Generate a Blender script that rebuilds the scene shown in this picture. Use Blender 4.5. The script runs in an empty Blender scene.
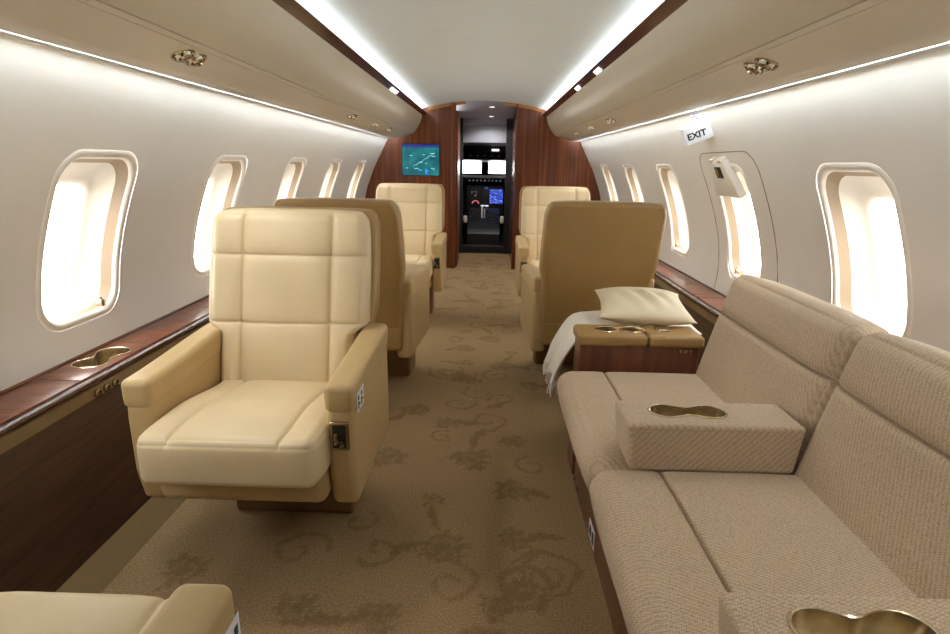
import bpy, bmesh, math, random
import numpy as np
from mathutils import Vector, Matrix
random.seed(7)
C = bpy.context.scene.collection
PI = math.pi
CX = -0.05            # cabin centre line

# ------------------------------------------------------------------ materials
def srgb(r, g, b):
    f = lambda v: (v/255/12.92) if v/255 <= .04045 else ((v/255+.055)/1.055)**2.4
    return (f(r), f(g), f(b), 1)
def nmat(name):
    m = bpy.data.materials.new(name); m.use_nodes = True
    nt = m.node_tree; b = nt.nodes['Principled BSDF']
    return m, nt, b
def N(nt, t, **k):
    n = nt.nodes.new(t)
    for a, v in k.items():
        if a.startswith('i_'):
            n.inputs[a[2:].replace('_', ' ')].default_value = v
        else: setattr(n, a, v)
    return n
def L(nt, a, b): nt.links.new(a, b)
def coords(nt, scale=(1, 1, 1), rot=(0, 0, 0)):
    tc = N(nt, 'ShaderNodeTexCoord'); mp = N(nt, 'ShaderNodeMapping')
    mp.inputs['Scale'].default_value = scale; mp.inputs['Rotation'].default_value = rot
    L(nt, tc.outputs['Object'], mp.inputs['Vector']); return mp.outputs['Vector']
def ramp(nt, fac, stops):
    r = N(nt, 'ShaderNodeValToRGB'); e = r.color_ramp.elements
    e[0].position, e[0].color = stops[0]; e[1].position, e[1].color = stops[-1]
    for p, c in stops[1:-1]:
        q = e.new(p); q.color = c
    L(nt, fac, r.inputs['Fac']); return r.outputs['Color']
def bump(nt, b, h, strength, dist=.002):
    n = N(nt, 'ShaderNodeBump'); n.inputs['Strength'].default_value = strength; n.inputs['Distance'].default_value = dist
    L(nt, h, n.inputs['Height']); L(nt, n.outputs['Normal'], b.inputs['Normal'])
def plain(name, col, rough=.5, metal=0, noise=0.03, nscale=8, spec=.5, coat=0):
    m, nt, b = nmat(name)
    b.inputs['Roughness'].default_value = rough; b.inputs['Metallic'].default_value = metal
    b.inputs['Specular IOR Level'].default_value = spec; b.inputs['Coat Weight'].default_value = coat
    v = coords(nt); n = N(nt, 'ShaderNodeTexNoise', i_Scale=nscale, i_Detail=3.0)
    L(nt, v, n.inputs['Vector'])
    k = 1-noise*2; k2 = 1+noise
    L(nt, ramp(nt, n.outputs['Fac'], [(.3, (col[0]*k, col[1]*k, col[2]*k, 1)), (.7, (min(1, col[0]*k2), min(1, col[1]*k2), min(1, col[2]*k2), 1))]), b.inputs['Base Color'])
    return m
def emit(name, col, s):
    m, nt, b = nmat(name)
    b.inputs['Base Color'].default_value = (.8, .8, .8, 1) if 'led' in name or 'lamp' in name or 'exit' in name else (0, 0, 0, 1)
    b.inputs['Emission Color'].default_value = col; b.inputs['Emission Strength'].default_value = s
    return m

def leather(name, col, rough=.42):
    m, nt, b = nmat(name)
    v = coords(nt)
    n = N(nt, 'ShaderNodeTexNoise', i_Scale=6.0, i_Detail=4.0); L(nt, v, n.inputs['Vector'])
    c2 = tuple(x*.9 for x in col[:3])+(1,)
    L(nt, ramp(nt, n.outputs['Fac'], [(.3, c2), (.7, col)]), b.inputs['Base Color'])
    vo = N(nt, 'ShaderNodeTexVoronoi', i_Scale=420.0); L(nt, v, vo.inputs['Vector'])
    bump(nt, b, vo.outputs['Distance'], .12, .001)
    b.inputs['Roughness'].default_value = rough
    return m
M = {}
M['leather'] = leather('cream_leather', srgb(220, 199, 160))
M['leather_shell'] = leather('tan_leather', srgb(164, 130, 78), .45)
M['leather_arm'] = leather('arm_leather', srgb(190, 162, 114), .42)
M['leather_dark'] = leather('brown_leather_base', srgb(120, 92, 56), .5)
M['piping'] = plain('seam_shadow', srgb(120, 95, 60), .6)
M['wall'] = plain('ivory_wall', srgb(228, 221, 212), .5, noise=.01)
M['bin'] = plain('cream_bin', srgb(202, 190, 166), .38, noise=.01)
M['ceiling'] = plain('white_ceiling', srgb(228, 232, 228), .5, noise=.01)
M['reveal_shadow'] = plain('painted_reveal_shadow', srgb(140, 120, 94), .6, noise=.01)  # darker tan that paints shading into the reveal next to the rim
M['reveal'] = plain('beige_reveal', srgb(214, 206, 192), .5, noise=.01)
M['rim'] = plain('white_rim', srgb(230, 222, 210), .3, noise=.01)
M['cup'] = plain('brushed_cup_metal', srgb(225, 210, 182), .22, 1, noise=.06, nscale=60)
M['chrome'] = plain('chrome', srgb(205, 195, 175), .14, 1, noise=.02)
M['bronze'] = plain('bronze', srgb(170, 148, 118), .25, 1, noise=.03)
M['dark'] = plain('dark_recess', srgb(28, 22, 18), .5)
M['black'] = plain('black_plastic', srgb(26, 26, 30), .45)
M['matte'] = plain('matte_black', srgb(18, 18, 22), 1, spec=.03)
M['grey'] = plain('grey_panel', srgb(176, 181, 192), .6)
M['white'] = plain('white_plastic', srgb(236, 234, 240), .4, noise=.005)
M['ink'] = plain('label_ink', srgb(40, 48, 48), .6)
M['green'] = plain('label_green', srgb(30, 70, 45), .6)
M['violet_ink'] = plain('violet_ink', srgb(120, 110, 150), .6)
M['beigeboard'] = plain('beige_board', srgb(140, 116, 78), .7, nscale=60)

def wood(name, c0, c1, c2, axis='z', sc=30, rough=.25, coat=.5, cross=1.0):
    m, nt, b = nmat(name)
    s = {'z': (sc, sc, cross), 'y': (sc, cross, sc), 'x': (cross, sc, sc)}[axis]
    v = coords(nt, s)
    n = N(nt, 'ShaderNodeTexNoise', i_Scale=1.0, i_Detail=6.0, i_Roughness=.6, i_Distortion=.4); L(nt, v, n.inputs['Vector'])
    L(nt, ramp(nt, n.outputs['Fac'], [(.28, c0), (.5, c1), (.72, c2)]), b.inputs['Base Color'])
    b.inputs['Roughness'].default_value = rough; b.inputs['Coat Weight'].default_value = coat; b.inputs['Coat Roughness'].default_value = .12
    return m
M['wood'] = wood('striped_mahogany', srgb(72, 28, 10), srgb(108, 50, 20), srgb(150, 84, 38), 'z', 44, .4, .1, .7)
M['wood_trim'] = wood('dark_wood_trim', srgb(52, 27, 16), srgb(84, 46, 28), srgb(118, 72, 44), 'y', 40, .25, .4, 2)
M['ledge'] = wood('burl_ledge', srgb(88, 46, 30), srgb(122, 70, 48), srgb(150, 96, 70), 'x', 22, .35, .2, 6)
M['wood_dark'] = wood('dark_sidewall_veneer', srgb(50, 30, 16), srgb(66, 42, 24), srgb(82, 54, 32), 'y', 60, .5, .1, 4)
M['wood_console'] = wood('console_mahogany', srgb(70, 32, 20), srgb(98, 50, 32), srgb(122, 68, 44), 'z', 26, .3, .4, 3)
M['gold'] = plain('gold_wood_edge', srgb(176, 118, 58), .4)

# woven sofa cloth
m, nt, b = nmat('woven_cloth')
v = coords(nt, (1, 1, 1), (.65, .25, .5))
mp2 = N(nt, 'ShaderNodeMapping'); mp2.inputs['Scale'].default_value = (1, .42, 1); L(nt, v, mp2.inputs['Vector'])
vo = N(nt, 'ShaderNodeTexVoronoi', i_Scale=310.0, i_Randomness=.3); L(nt, mp2.outputs['Vector'], vo.inputs['Vector'])
ns = N(nt, 'ShaderNodeTexNoise', i_Scale=5.0, i_Detail=3.0); L(nt, v, ns.inputs['Vector'])
c1 = ramp(nt, vo.outputs['Distance'], [(.1, srgb(212, 190, 163)), (.45, srgb(192, 169, 141)), (.85, srgb(142, 118, 92))])
mx = N(nt, 'ShaderNodeMix', data_type='RGBA', blend_type='MULTIPLY'); mx.inputs[0].default_value = 1
L(nt, c1, mx.inputs[6]); L(nt, ramp(nt, ns.outputs['Fac'], [(.3, (.93, .93, .93, 1)), (.7, (1, 1, 1, 1))]), mx.inputs[7])
L(nt, mx.outputs[2], b.inputs['Base Color']); b.inputs['Roughness'].default_value = .85
b.inputs['Sheen Weight'].default_value = .15
bump(nt, b, vo.outputs['Distance'], -.35, .002)
M['cloth'] = m
# plain linen for throw and pillow
def linen(name, col, rough=.8):
    m, nt, b = nmat(name)
    v = coords(nt); n = N(nt, 'ShaderNodeTexNoise', i_Scale=300.0, i_Detail=2.0); L(nt, v, n.inputs['Vector'])
    L(nt, ramp(nt, n.outputs['Fac'], [(.3, tuple(x*.94 for x in col[:3])+(1,)), (.7, col)]), b.inputs['Base Color'])
    bump(nt, b, n.outputs['Fac'], .1, .001); b.inputs['Roughness'].default_value = rough
    return m
M['throw'] = linen('white_throw', srgb(240, 234, 222)); M['pillow'] = linen('cream_pillow', srgb(232, 218, 188), .6)

# carpet: pattern attribute drives the woven motif
m, nt, b = nmat('damask_carpet')
at = N(nt, 'ShaderNodeAttribute', attribute_name='motif')
v = coords(nt)
n1 = N(nt, 'ShaderNodeTexNoise', i_Scale=170.0, i_Detail=3.0, i_Roughness=.7); L(nt, v, n1.inputs['Vector'])
n2 = N(nt, 'ShaderNodeTexNoise', i_Scale=3.0, i_Detail=3.0); L(nt, v, n2.inputs['Vector'])
base = ramp(nt, n1.outputs['Fac'], [(.25, srgb(120, 97, 66)), (.75, srgb(180, 152, 114))])
dk = ramp(nt, n1.outputs['Fac'], [(.25, srgb(104, 82, 53)), (.75, srgb(156, 129, 93))])
mx = N(nt, 'ShaderNodeMix', data_type='RGBA'); L(nt, at.outputs['Fac'], mx.inputs[0]); L(nt, base, mx.inputs[6]); L(nt, dk, mx.inputs[7])
m2 = N(nt, 'ShaderNodeMix', data_type='RGBA', blend_type='MULTIPLY'); m2.inputs[0].default_value = 1
L(nt, mx.outputs[2], m2.inputs[6]); L(nt, ramp(nt, n2.outputs['Fac'], [(.3, (.9, .9, .9, 1)), (.7, (1, 1, 1, 1))]), m2.inputs[7])
L(nt, m2.outputs[2], b.inputs['Base Color']); b.inputs['Roughness'].default_value = .95; b.inputs['Specular IOR Level'].default_value = .1
bump(nt, b, n1.outputs['Fac'], .5, .004)
M['carpet'] = m
# glass
m, nt, b = nmat('window_glass')
nt.nodes.remove(b); out = nt.nodes['Material Output']
tr = N(nt, 'ShaderNodeBsdfTransparent'); gl = N(nt, 'ShaderNodeBsdfGlossy', i_Roughness=.05); ms = N(nt, 'ShaderNodeMixShader'); ms.inputs[0].default_value = .05
tr.inputs['Color'].default_value = (1, 1, 1, 1)
L(nt, tr.outputs[0], ms.inputs[1]); L(nt, gl.outputs[0], ms.inputs[2]); L(nt, ms.outputs[0], out.inputs['Surface'])
M['glass'] = m
M['led'] = emit('led_strip', (.82, .93, 1, 1), 11)
M['led_wall'] = emit('led_strip_wall', (.78, .91, 1, 1), 34)
M['lamp'] = emit('lamp_lens', (1, .97, .92, 1), 1.6)
M['exit'] = emit('exit_face', (.90, .90, 1, 1), .12)

# ------------------------------------------------------------------ helpers
def link(name, verts, faces, mat, parent=None, smooth=True, angle=None):
    me = bpy.data.meshes.new(name); me.from_pydata([tuple(v) for v in verts], [], faces)
    me.validate(); me.update()
    o = bpy.data.objects.new(name, me); C.objects.link(o)
    me.materials.append(M[mat] if isinstance(mat, str) else mat)
    bm = bmesh.new(); bm.from_mesh(me); bmesh.ops.remove_doubles(bm, verts=bm.verts, dist=1e-5); bmesh.ops.recalc_face_normals(bm, faces=bm.faces)
    bm.to_mesh(me); bm.free()
    if smooth:
        me.shade_smooth()
        if angle: me.set_sharp_from_angle(angle=math.radians(angle))
    if parent: o.parent = parent
    return o
def thing(name, label, cat, loc=(0, 0, 0), rotz=0, group=None):
    o = bpy.data.objects.new(name, None); C.objects.link(o)
    o.location = loc; o.rotation_euler = (0, 0, rotz); o.empty_display_size = .1
    return tag(o, label, cat, group)
def tag(o, label, cat, group=None):
    o['label'] = label; o['category'] = cat
    if group: o['group'] = group
    return o
def struct(o): o['kind'] = 'structure'; return o

class MB:
    def __init__(s): s.v = []; s.f = []
    def add(s, v, f):
        n = len(s.v); s.v += [tuple(p) for p in v]; s.f += [tuple(i+n for i in q) for q in f]; return s
    def box(s, x0, x1, y0, y1, z0, z1, r=0, xf=None):
        bm = bmesh.new(); bmesh.ops.create_cube(bm, size=1)
        for v in bm.verts: v.co = ((x0+x1)/2+v.co.x*(x1-x0), (y0+y1)/2+v.co.y*(y1-y0), (z0+z1)/2+v.co.z*(z1-z0))
        if r: bmesh.ops.bevel(bm, geom=bm.edges[:], offset=r, segments=3, affect='EDGES', profile=.5)
        bm.verts.index_update()
        v = [tuple(q.co) for q in bm.verts]
        if xf: v = [xf(Vector(q)) for q in v]
        s.add(v, [[q.index for q in f.verts] for f in bm.faces]); bm.free(); return s
    def prism(s, pts, a0, a1, axis='y'):     # closed outline extruded along an axis
        n = len(pts)
        def P(p, a): return {'y': (p[0], a, p[1]), 'x': (a, p[0], p[1]), 'z': (p[0], p[1], a)}[axis]
        v = [P(p, a0) for p in pts]+[P(p, a1) for p in pts]
        f = [(i, (i+1) % n, (i+1) % n+n, i+n) for i in range(n)]+[tuple(range(n)), tuple(range(2*n-1, n-1, -1))]
        return s.add(v, f)
    def tube(s, pts, r, n=8, closed=False):
        pts = [Vector(p) for p in pts]; m = len(pts); v = []
        for i, p in enumerate(pts):
            t = (pts[(i+1) % m]-pts[i-1]) if closed else (pts[min(i+1, m-1)]-pts[max(i-1, 0)])
            t.normalize(); up = Vector((0, 0, 1)) if abs(t.z) < .9 else Vector((1, 0, 0))
            a = t.cross(up).normalized(); c = t.cross(a)
            v += [p+a*math.cos(k*2*PI/n)*r+c*math.sin(k*2*PI/n)*r for k in range(n)]
        f = []
        for i in range(m if closed else m-1):
            j = (i+1) % m
            f += [(i*n+k, i*n+(k+1) % n, j*n+(k+1) % n, j*n+k) for k in range(n)]
        if not closed: f += [tuple(range(n)), tuple(range((m-1)*n, m*n))]
        return s.add(v, f)
    def lathe(s, prof, c, d=(0, 0, 1), n=20):
        d = Vector(d).normalized(); a = d.orthogonal().normalized(); b_ = d.cross(a); c = Vector(c); v = []
        for r, h in prof:
            v += [c+d*h+(a*math.cos(k*2*PI/n)+b_*math.sin(k*2*PI/n))*max(r, 1e-4) for k in range(n)]
        f = []
        for i in range(len(prof)-1):
            f += [(i*n+k, i*n+(k+1) % n, (i+1)*n+(k+1) % n, (i+1)*n+k) for k in range(n)]
        f += [tuple(range(n)), tuple(range((len(prof)-1)*n, len(prof)*n))]
        return s.add(v, f)
    def build(s, name, mat, parent=None, smooth=True, angle=35): return link(name, s.v, s.f, mat, parent, smooth, angle)

def axis_coords(lo, hi, r, step, marks, w):
    a = {lo, hi}
    for k in (.12, .3, .55, .8, 1.0): a |= {lo+r*k, hi-r*k}
    n = max(1, round((hi-lo-2*r)/step))
    for i in range(n+1): a.add(lo+r+(hi-lo-2*r)*i/n)
    keep = set()
    for m_ in marks:
        for k in (-2, -1, -.5, 0, .5, 1, 2): keep.add(m_+k*w)
    a = {x for x in a if all(abs(x-y) > w*.7 for y in keep)} | {x for x in keep if lo < x < hi}
    out = []
    for x in sorted(a):
        if not out or x-out[-1] > 1e-5: out.append(x)
    return out
def pad(lo, hi, r, seams=(), step=.03, puff=.0, depth=.006, w=.005, warp=None, soft=.7):
    """Upholstered block. seams: (axis 0..2, value, face axis, sign, depth factor)"""
    marks = [[], [], []]
    for s in seams: marks[s[0]].append(s[1])
    ax = [axis_coords(lo[i], hi[i], r, step, marks[i], w) for i in range(3)]
    idx = {}; V = []; F = []
    def vid(i, j, k):
        key = (i, j, k)
        if key in idx: return idx[key]
        p = [ax[0][i], ax[1][j], ax[2][k]]
        q = [min(max(p[t], lo[t]+r), hi[t]-r) for t in range(3)]
        d = Vector([p[t]-q[t] for t in range(3)]); n = d.normalized() if d.length > 1e-9 else Vector((0, 0, 1))
        P = Vector(q)+n*r
        src = Vector(p)
        if puff:
            dom = max(range(3), key=lambda t: abs(n[t]))
            if abs(n[dom]) > .5:
                g = 1
                for t in range(3):
                    if t != dom:
                        u = (P[t]-lo[t])/(hi[t]-lo[t])*2-1; g *= max(0, 1-u**4)
                P = P+n*puff*g*(abs(n[dom]))
        for (a, val, fa, sg, k_) in seams:
            wt = max(0, n[fa]*sg)
            if wt > 0 and a != fa:
                dd = src[a]-val
                P = P-n*wt*k_*(depth*math.exp(-(dd/w)**2)+depth*soft*math.exp(-(dd/(w*5))**2))
        if warp: P = Vector(warp(P))
        idx[key] = len(V); V.append(P); return idx[key]
    nx, ny, nz = [len(a) for a in ax]
    for k in (0, nz-1):
        for i in range(nx-1):
            for j in range(ny-1): F.append((vid(i, j, k), vid(i+1, j, k), vid(i+1, j+1, k), vid(i, j+1, k)))
    for j in (0, ny-1):
        for i in range(nx-1):
            for k in range(nz-1): F.append((vid(i, j, k), vid(i+1, j, k), vid(i+1, j, k+1), vid(i, j, k+1)))
    for i in (0, nx-1):
        for j in range(ny-1):
            for k in range(nz-1): F.append((vid(i, j, k), vid(i, j+1, k), vid(i, j+1, k+1), vid(i, j, k+1)))
    return V, F
def pobj(name, mat, parent, lo, hi, r, **k):
    V, F = pad(lo, hi, r, **k); return link(name, V, F, mat, parent)
def sstep(a, b_, x):
    t = min(1, max(0, (x-a)/(b_-a))); return t*t*(3-2*t)
def cut(o, bmb):
    c = bmb.build('cutter', 'dark'); c.parent = o.parent
    md = o.modifiers.new('b', 'BOOLEAN'); md.object = c; md.operation = 'DIFFERENCE'; md.solver = 'EXACT'
    bpy.context.view_layer.update()
    me = bpy.data.meshes.new_from_object(o.evaluated_get(bpy.context.evaluated_depsgraph_get()))
    o.modifiers.clear(); old = o.data; o.data = me; me.name = old.name
    me.shade_smooth(); me.set_sharp_from_angle(angle=math.radians(35))
    bpy.data.objects.remove(c)
def peanut(a, n=56, k=1.045, grow=0):
    b4 = (a*k)**4; pts = []
    for i in range(n):
        t = 2*PI*i/n; r2 = a*a*math.cos(2*t)+math.sqrt(max(0, b4-a**4*math.sin(2*t)**2)); r = math.sqrt(r2)+grow
        pts.append((r*math.cos(t), r*math.sin(t)))
    return pts
def cup_holder(name, cx, cy, z, ang, parent, a=.062, mat='cup', depth=.042, wid=1.0, cutobj=None):
    ca, sa = math.cos(ang), math.sin(ang)
    def tr(pts): return [(cx+p[0]*ca-p[1]*wid*sa, cy+p[0]*sa+p[1]*wid*ca) for p in pts]
    if cutobj: cut(cutobj, MB().prism(tr(peanut(a, grow=.001)), z-depth-.01, z+.05, 'z'))
    mb = MB(); lv = [(.006, -.001), (.006, .002), (.003, .0035), (.0, .002), (-.001, -.004), (-.002, -depth*.5), (-.003, -depth)]
    V = []; n = 56
    for g, h in lv: V += [(p[0], p[1], z+h) for p in tr(peanut(a, grow=g))]
    F = [(i*n+k, i*n+(k+1) % n, (i+1)*n+(k+1) % n, (i+1)*n+k) for i in range(len(lv)-1) for k in range(n)]
    F.append(tuple(range((len(lv)-1)*n, len(lv)*n)))
    mb.add(V, F)
    o = mb.build(name, mat, parent); o['label'] = 'shiny metal double cup holder'
    return o

# ------------------------------------------------------------------ cabin section
YB, YF = -1.6, 6.3
ZT = np.array([1.41, 1.28, 1.15, 1.01, .92, .82, .69, .53, .44]); HT = np.array([1.025, 1.10, 1.165, 1.225, 1.262, 1.295, 1.318, 1.318, 1.30])
PF = np.polyfit(ZT, HT, 4)
def hw(z): return float(np.polyval(PF, z))
def W(s, y, z, off=0): return (CX+s*(hw(z)+off), y, z)
WY = [.87, 1.825, 2.75, 3.705, 4.65, 5.60]
WHH, WHZ, WZ, WR = .176, .262, .880, .085
def rr(d, n=12):      # rounded rectangle grown by d, points (dy, dz)
    a, b_, r = WHH+d, WHZ+d, WR+d*.6; pts = []
    for cx, cy, t0 in ((a-r, b_-r, 0), (-(a-r), b_-r, 90), (-(a-r), -(b_-r), 180), (a-r, -(b_-r), 270)):
        for i in range(n+1):
            t = math.radians(t0+90*i/n); pts.append((cx+r*math.cos(t), cy+r*math.sin(t)))
        # straight sides get mid points too
    out = []
    for i, p in enumerate(pts):
        q = pts[(i+1) % len(pts)]; out.append(p)
        if math.dist(p, q) > .05:
            for k in range(1, 6): out.append((p[0]+(q[0]-p[0])*k/6, p[1]+(q[1]-p[1])*k/6))
    return out
Z0, Z1 = .44, 1.43
def wall(side, s):
    mb = MB(); edges = [YB]+[WY[0]-.46]+[(WY[i]+WY[i+1])/2 for i in range(5)]+[YF+.02]
    # plain stretch behind the camera
    zs = np.linspace(Z0, Z1, 22); ys = np.linspace(edges[0], edges[1], 8)
    V = [W(s, y, z) for y in ys for z in zs]
    mb.add(V, [(i*22+k, i*22+k+1, (i+1)*22+k+1, (i+1)*22+k) for i in range(7) for k in range(21)])
    for w in range(6):
        ya, yb, yc = edges[w+1], edges[w+2], WY[w]
        inner = rr(.024); n = len(inner); outer = []
        for p in inner:
            t = 1e9
            if p[0] > 1e-9: t = min(t, (yb-yc)/p[0])
            if p[0] < -1e-9: t = min(t, (ya-yc)/p[0])
            if p[1] > 1e-9: t = min(t, (Z1-WZ)/p[1])
            if p[1] < -1e-9: t = min(t, (Z0-WZ)/p[1])
            outer.append([p[0]*t, p[1]*t])
        for cy, cz in ((ya-yc, Z0-WZ), (ya-yc, Z1-WZ), (yb-yc, Z0-WZ), (yb-yc, Z1-WZ)):
            k = min(range(n), key=lambda i: (outer[i][0]-cy)**2+(outer[i][1]-cz)**2); outer[k] = [cy, cz]
        K = 9; V = []
        for j in range(K+1):
            t = j/K
            V += [W(s, yc+inner[i][0]*(1-t)+outer[i][0]*t, WZ+inner[i][1]*(1-t)+outer[i][1]*t) for i in range(n)]
        mb.add(V, [(j*n+i, j*n+(i+1) % n, (j+1)*n+(i+1) % n, (j+1)*n+i) for j in range(K) for i in range(n)])
    o = mb.build('wall_'+side, 'wall', None, True, 60); struct(o); o['label'] = side+' cabin side wall, ivory and curved'
    return o
wall('left', -1); wall('right', 1)
def window(k, s, yc, where):
    def loops(L_, closed=False):
        V = []; n = len(rr(0))
        for d, off in L_: V += [W(s, yc+p[0], WZ-.25*max(0, off-.03)+p[1]*(1+min(0, d)*.9), off) for p in rr(d)]
        F = [(j*n+i, j*n+(i+1) % n, (j+1)*n+(i+1) % n, (j+1)*n+i) for j in range(len(L_)-1) for i in range(n)]
        if closed: F.append(tuple(range((len(L_)-1)*n, len(L_)*n)))
        return V, F
    fr = link('window_%d' % k, *loops([(.025, .001), (.019, -.002), (.012, -.0045), (.006, -.004), (.001, .0), (-.002, .006), (-.003, .012)]), 'rim'); struct(fr)
    fr['label'] = 'oval cabin window, '+where
    link('reveal_shadow_band', *loops([(-.003, .012), (-.005, .03), (-.009, .050)]), 'reveal_shadow', fr)  # first ring of the reveal, coloured darker to paint in the shade behind the rim
    link('window_reveal', *loops([(-.009, .050), (-.016, .072), (-.027, .092), (-.041, .108), (-.050, .114), (-.053, .125)]), 'reveal', fr)
    link('window_pane', *loops([(-.052, .124), (-.06, .1245)], True), 'glass', fr, False)
    # little metal shade latch at the lower far corner
    y, z = yc+.115, WZ-.252
    p = Vector(W(s, y, z, .018)); mb = MB().box(p.x-.012, p.x+.012, p.y-.009, p.y+.009, p.z-.006, p.z+.022, .003)
    mb.lathe([(.006, 0), (.006, .01), (.003, .013)], (p.x, p.y, p.z+.02)); mb.build('shade_latch', 'chrome', fr)
    # daylight portal
    li = bpy.data.lights.new('window_daylight', 'AREA'); li.shape = 'RECTANGLE'; li.size = .36; li.size_y = .5; li.cycles.is_portal = True
    lo = bpy.data.objects.new('window_daylight', li); C.objects.link(lo)
    lo.location = W(s, yc, WZ-.02, .15); lo.rotation_euler = (0, s*PI/2, 0)
ordn = ['nearest', 'second', 'third', 'fourth', 'farthest']
for i, y in enumerate(WY[1:]):
    window(i+1, -1, y, ordn[i]+' in view on the left'); window(i+6, 1, y, ordn[i]+' in view on the right')
for i, y in enumerate(WY[:1]):
    window(13+i, -1, y, 'beside the camera on the left'); window(14+i, 1, y, 'beside the camera on the right')

# floor -------------------------------------------------------------
def carpet():
    x0, x1, y0, y1, st = -1.05, .95, YB, 7.48, .0085
    nx, ny = int((x1-x0)/st)+1, int((y1-.9)/st)+1
    X, Y = np.meshgrid(np.linspace(x0, x1, nx), np.concatenate([[y0], np.linspace(.9, y1, ny)])); ny += 1
    P = np.zeros_like(X); XG, YG = X, Y
    X = XG+.006*np.sin(YG*41+XG*13)+.004*np.sin(XG*67+YG*29+1)+.004*np.sin(XG*160-YG*140); Y = YG+.006*np.sin(XG*47-YG*11)+.004*np.sin(YG*71+XG*31+2)+.004*np.sin(XG*150+YG*170)
    def flower(cx, cy, R, n=9, rot=0.):
        dx, dy = X-cx, Y-cy; r = np.hypot(dx, dy); t = np.arctan2(dy, dx)+rot
        edge = R*(.50+.38*np.abs(np.cos(n*t/2))+.22*np.abs(np.cos(n*1.5*t+1))+.12*np.sin(3*t+rot))
        a = np.clip((edge-r)/.008+.5, 0, 1)
        a *= 1-.75*np.clip(1.3-np.abs(np.sin(n*t/2))*r/.0075, 0, 1)*(r > R*.25)
        a *= 1-.7*np.clip(1-np.abs(r-R*.42)/.008, 0, 1)
        np.maximum(P, a, out=P)
    def stroke(pts, w, taper=True):
        m_ = len(pts)
        for i in range(m_-1):
            (ax, ay), (bx, by) = pts[i], pts[i+1]
            ww = w*(1-.5*i/m_) if taper else w
            msk = (X > min(ax, bx)-.04) & (X < max(ax, bx)+.04) & (Y > min(ay, by)-.04) & (Y < max(ay, by)+.04)
            xx, yy = X[msk], Y[msk]; l2 = (bx-ax)**2+(by-ay)**2+1e-12
            t = np.clip(((xx-ax)*(bx-ax)+(yy-ay)*(by-ay))/l2, 0, 1)
            d = np.hypot(xx-ax-t*(bx-ax), yy-ay-t*(by-ay))
            P[msk] = np.maximum(P[msk], np.clip((ww-d)/.006+.5, 0, 1)*.85)
    def curl(cx, cy, R, a0, turns, w=.011, hand=1):
        pts = []
        for i in range(26):
            t = i/25; a = a0+hand*turns*2*PI*t; r = R*(1-.8*t); pts.append((cx+r*math.cos(a), cy+r*math.sin(a)))
        stroke(pts, w)
    def leaf(cx, cy, l, a, w=.02):
        ca, sa = math.cos(a), math.sin(a); dx, dy = X-cx, Y-cy; u = dx*ca+dy*sa; v = -dx*sa+dy*ca; t = np.clip(u/l, 0, 1)
        hh = w*np.sin(PI*t)**.7*(1+.25*np.sin(t*28)); a_ = np.clip((hh-np.abs(v))/.006+.5, 0, 1)*((u > 0) & (u < l))
        np.maximum(P, a_, out=P)
    for per in range(-1, 5):
        o = per*1.62-.0; mir = 1 if per % 2 == 0 else -1
        def q(x, y): return (x*mir if per else x, y+o)
        for (x, y, R, n) in [(-.113, 1.483, .078, 9), (-.172, 1.728, .045, 7), (.113, 1.802, .072, 8), (-.04, 2.02, .085, 9), (-.169, 2.335, .06, 7), (.133, 2.186, .055, 7), (-.374, 2.016, .08, 8), (-.253, 1.195, .06, 8),
                           (-.478, 1.218, .06, 7), (.112, 1.525, .055, 7), (.05, 1.24, .05, 7), (-.323, 2.472, .07, 8), (-.12, 2.9, .07, 8), (-.6, 1.7, .07, 8), (-.85, 1.35, .07, 8)]:
            a, b2 = q(x, y); flower(a, b2, R, n, x*7)
        for (x, y, R, a0, tn, hd) in [(.02, 2.37, .10, -1.6, 1.3, 1), (-.12, 2.56, .085, .4, 1.2, -1), (-.02, 2.70, .09, 2.2, 1.1, 1), (.10, 2.62, .07, 3.4, 1.2, -1), (-.17, 2.20, .06, 1.2, 1.1, 1), (.2, 1.36, .12, 2.6, 1.1, -1), (.12, 1.32, .09, .3, 1.2, 1),
                                     (-.31, 1.46, .07, 4.0, 1.0, 1), (-.40, 1.60, .06, 1.0, 1.0, -1), (.2, 1.98, .07, 2.0, 1.1, 1), (-.55, 1.45, .09, 0, 1.2, 1), (-.2, 3.0, .09, 1, 1.2, -1), (.08, 2.95, .09, 2, 1.2, 1)]:
            a, b2 = q(x, y); curl(a, b2, R, a0, tn, .010, hd*(mir if per else 1))
        for (x, y, l, a) in [(-.13, 1.56, .14, 1.9), (-.28, 1.44, .12, .5), (.13, 1.53, .14, .1), (-.27, 1.2, .2, 3.3), (.17, 1.82, .1, -.7), (-.05, 2.1, .2, 1.3), (-.36, 2.42, .13, 3.9), (.05, 1.26, .12, .9), (.0, 2.33, .15, 2.9), (.02, 2.5, .14, .8)]:
            a_, b2 = q(x, y); leaf(a_, b2, l, a if (mir == 1 or not per) else PI-a)
    V = np.stack([XG.ravel(), YG.ravel(), np.zeros(X.size)], 1)
    i = np.arange(ny-1)[:, None]*nx+np.arange(nx-1)[None, :]; i = i.ravel()
    F = np.stack([i, i+1, i+nx+1, i+nx], 1)
    me = bpy.data.meshes.new('floor'); me.vertices.add(len(V)); me.vertices.foreach_set('co', V.ravel().astype(np.float32))
    me.loops.add(F.size); me.loops.foreach_set('vertex_index', F.ravel().astype(np.int32))
    me.polygons.add(len(F)); me.polygons.foreach_set('loop_start', np.arange(0, F.size, 4, dtype=np.int32))
    me.update(calc_edges=True)
    at = me.attributes.new('motif', 'FLOAT', 'POINT'); at.data.foreach_set('value', P.ravel().astype(np.float32))
    me.materials.append(M['carpet']); o = bpy.data.objects.new('floor', me); C.objects.link(o); struct(o); o['label'] = 'brown carpet woven with darker flowers and scrolls'
carpet()

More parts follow.
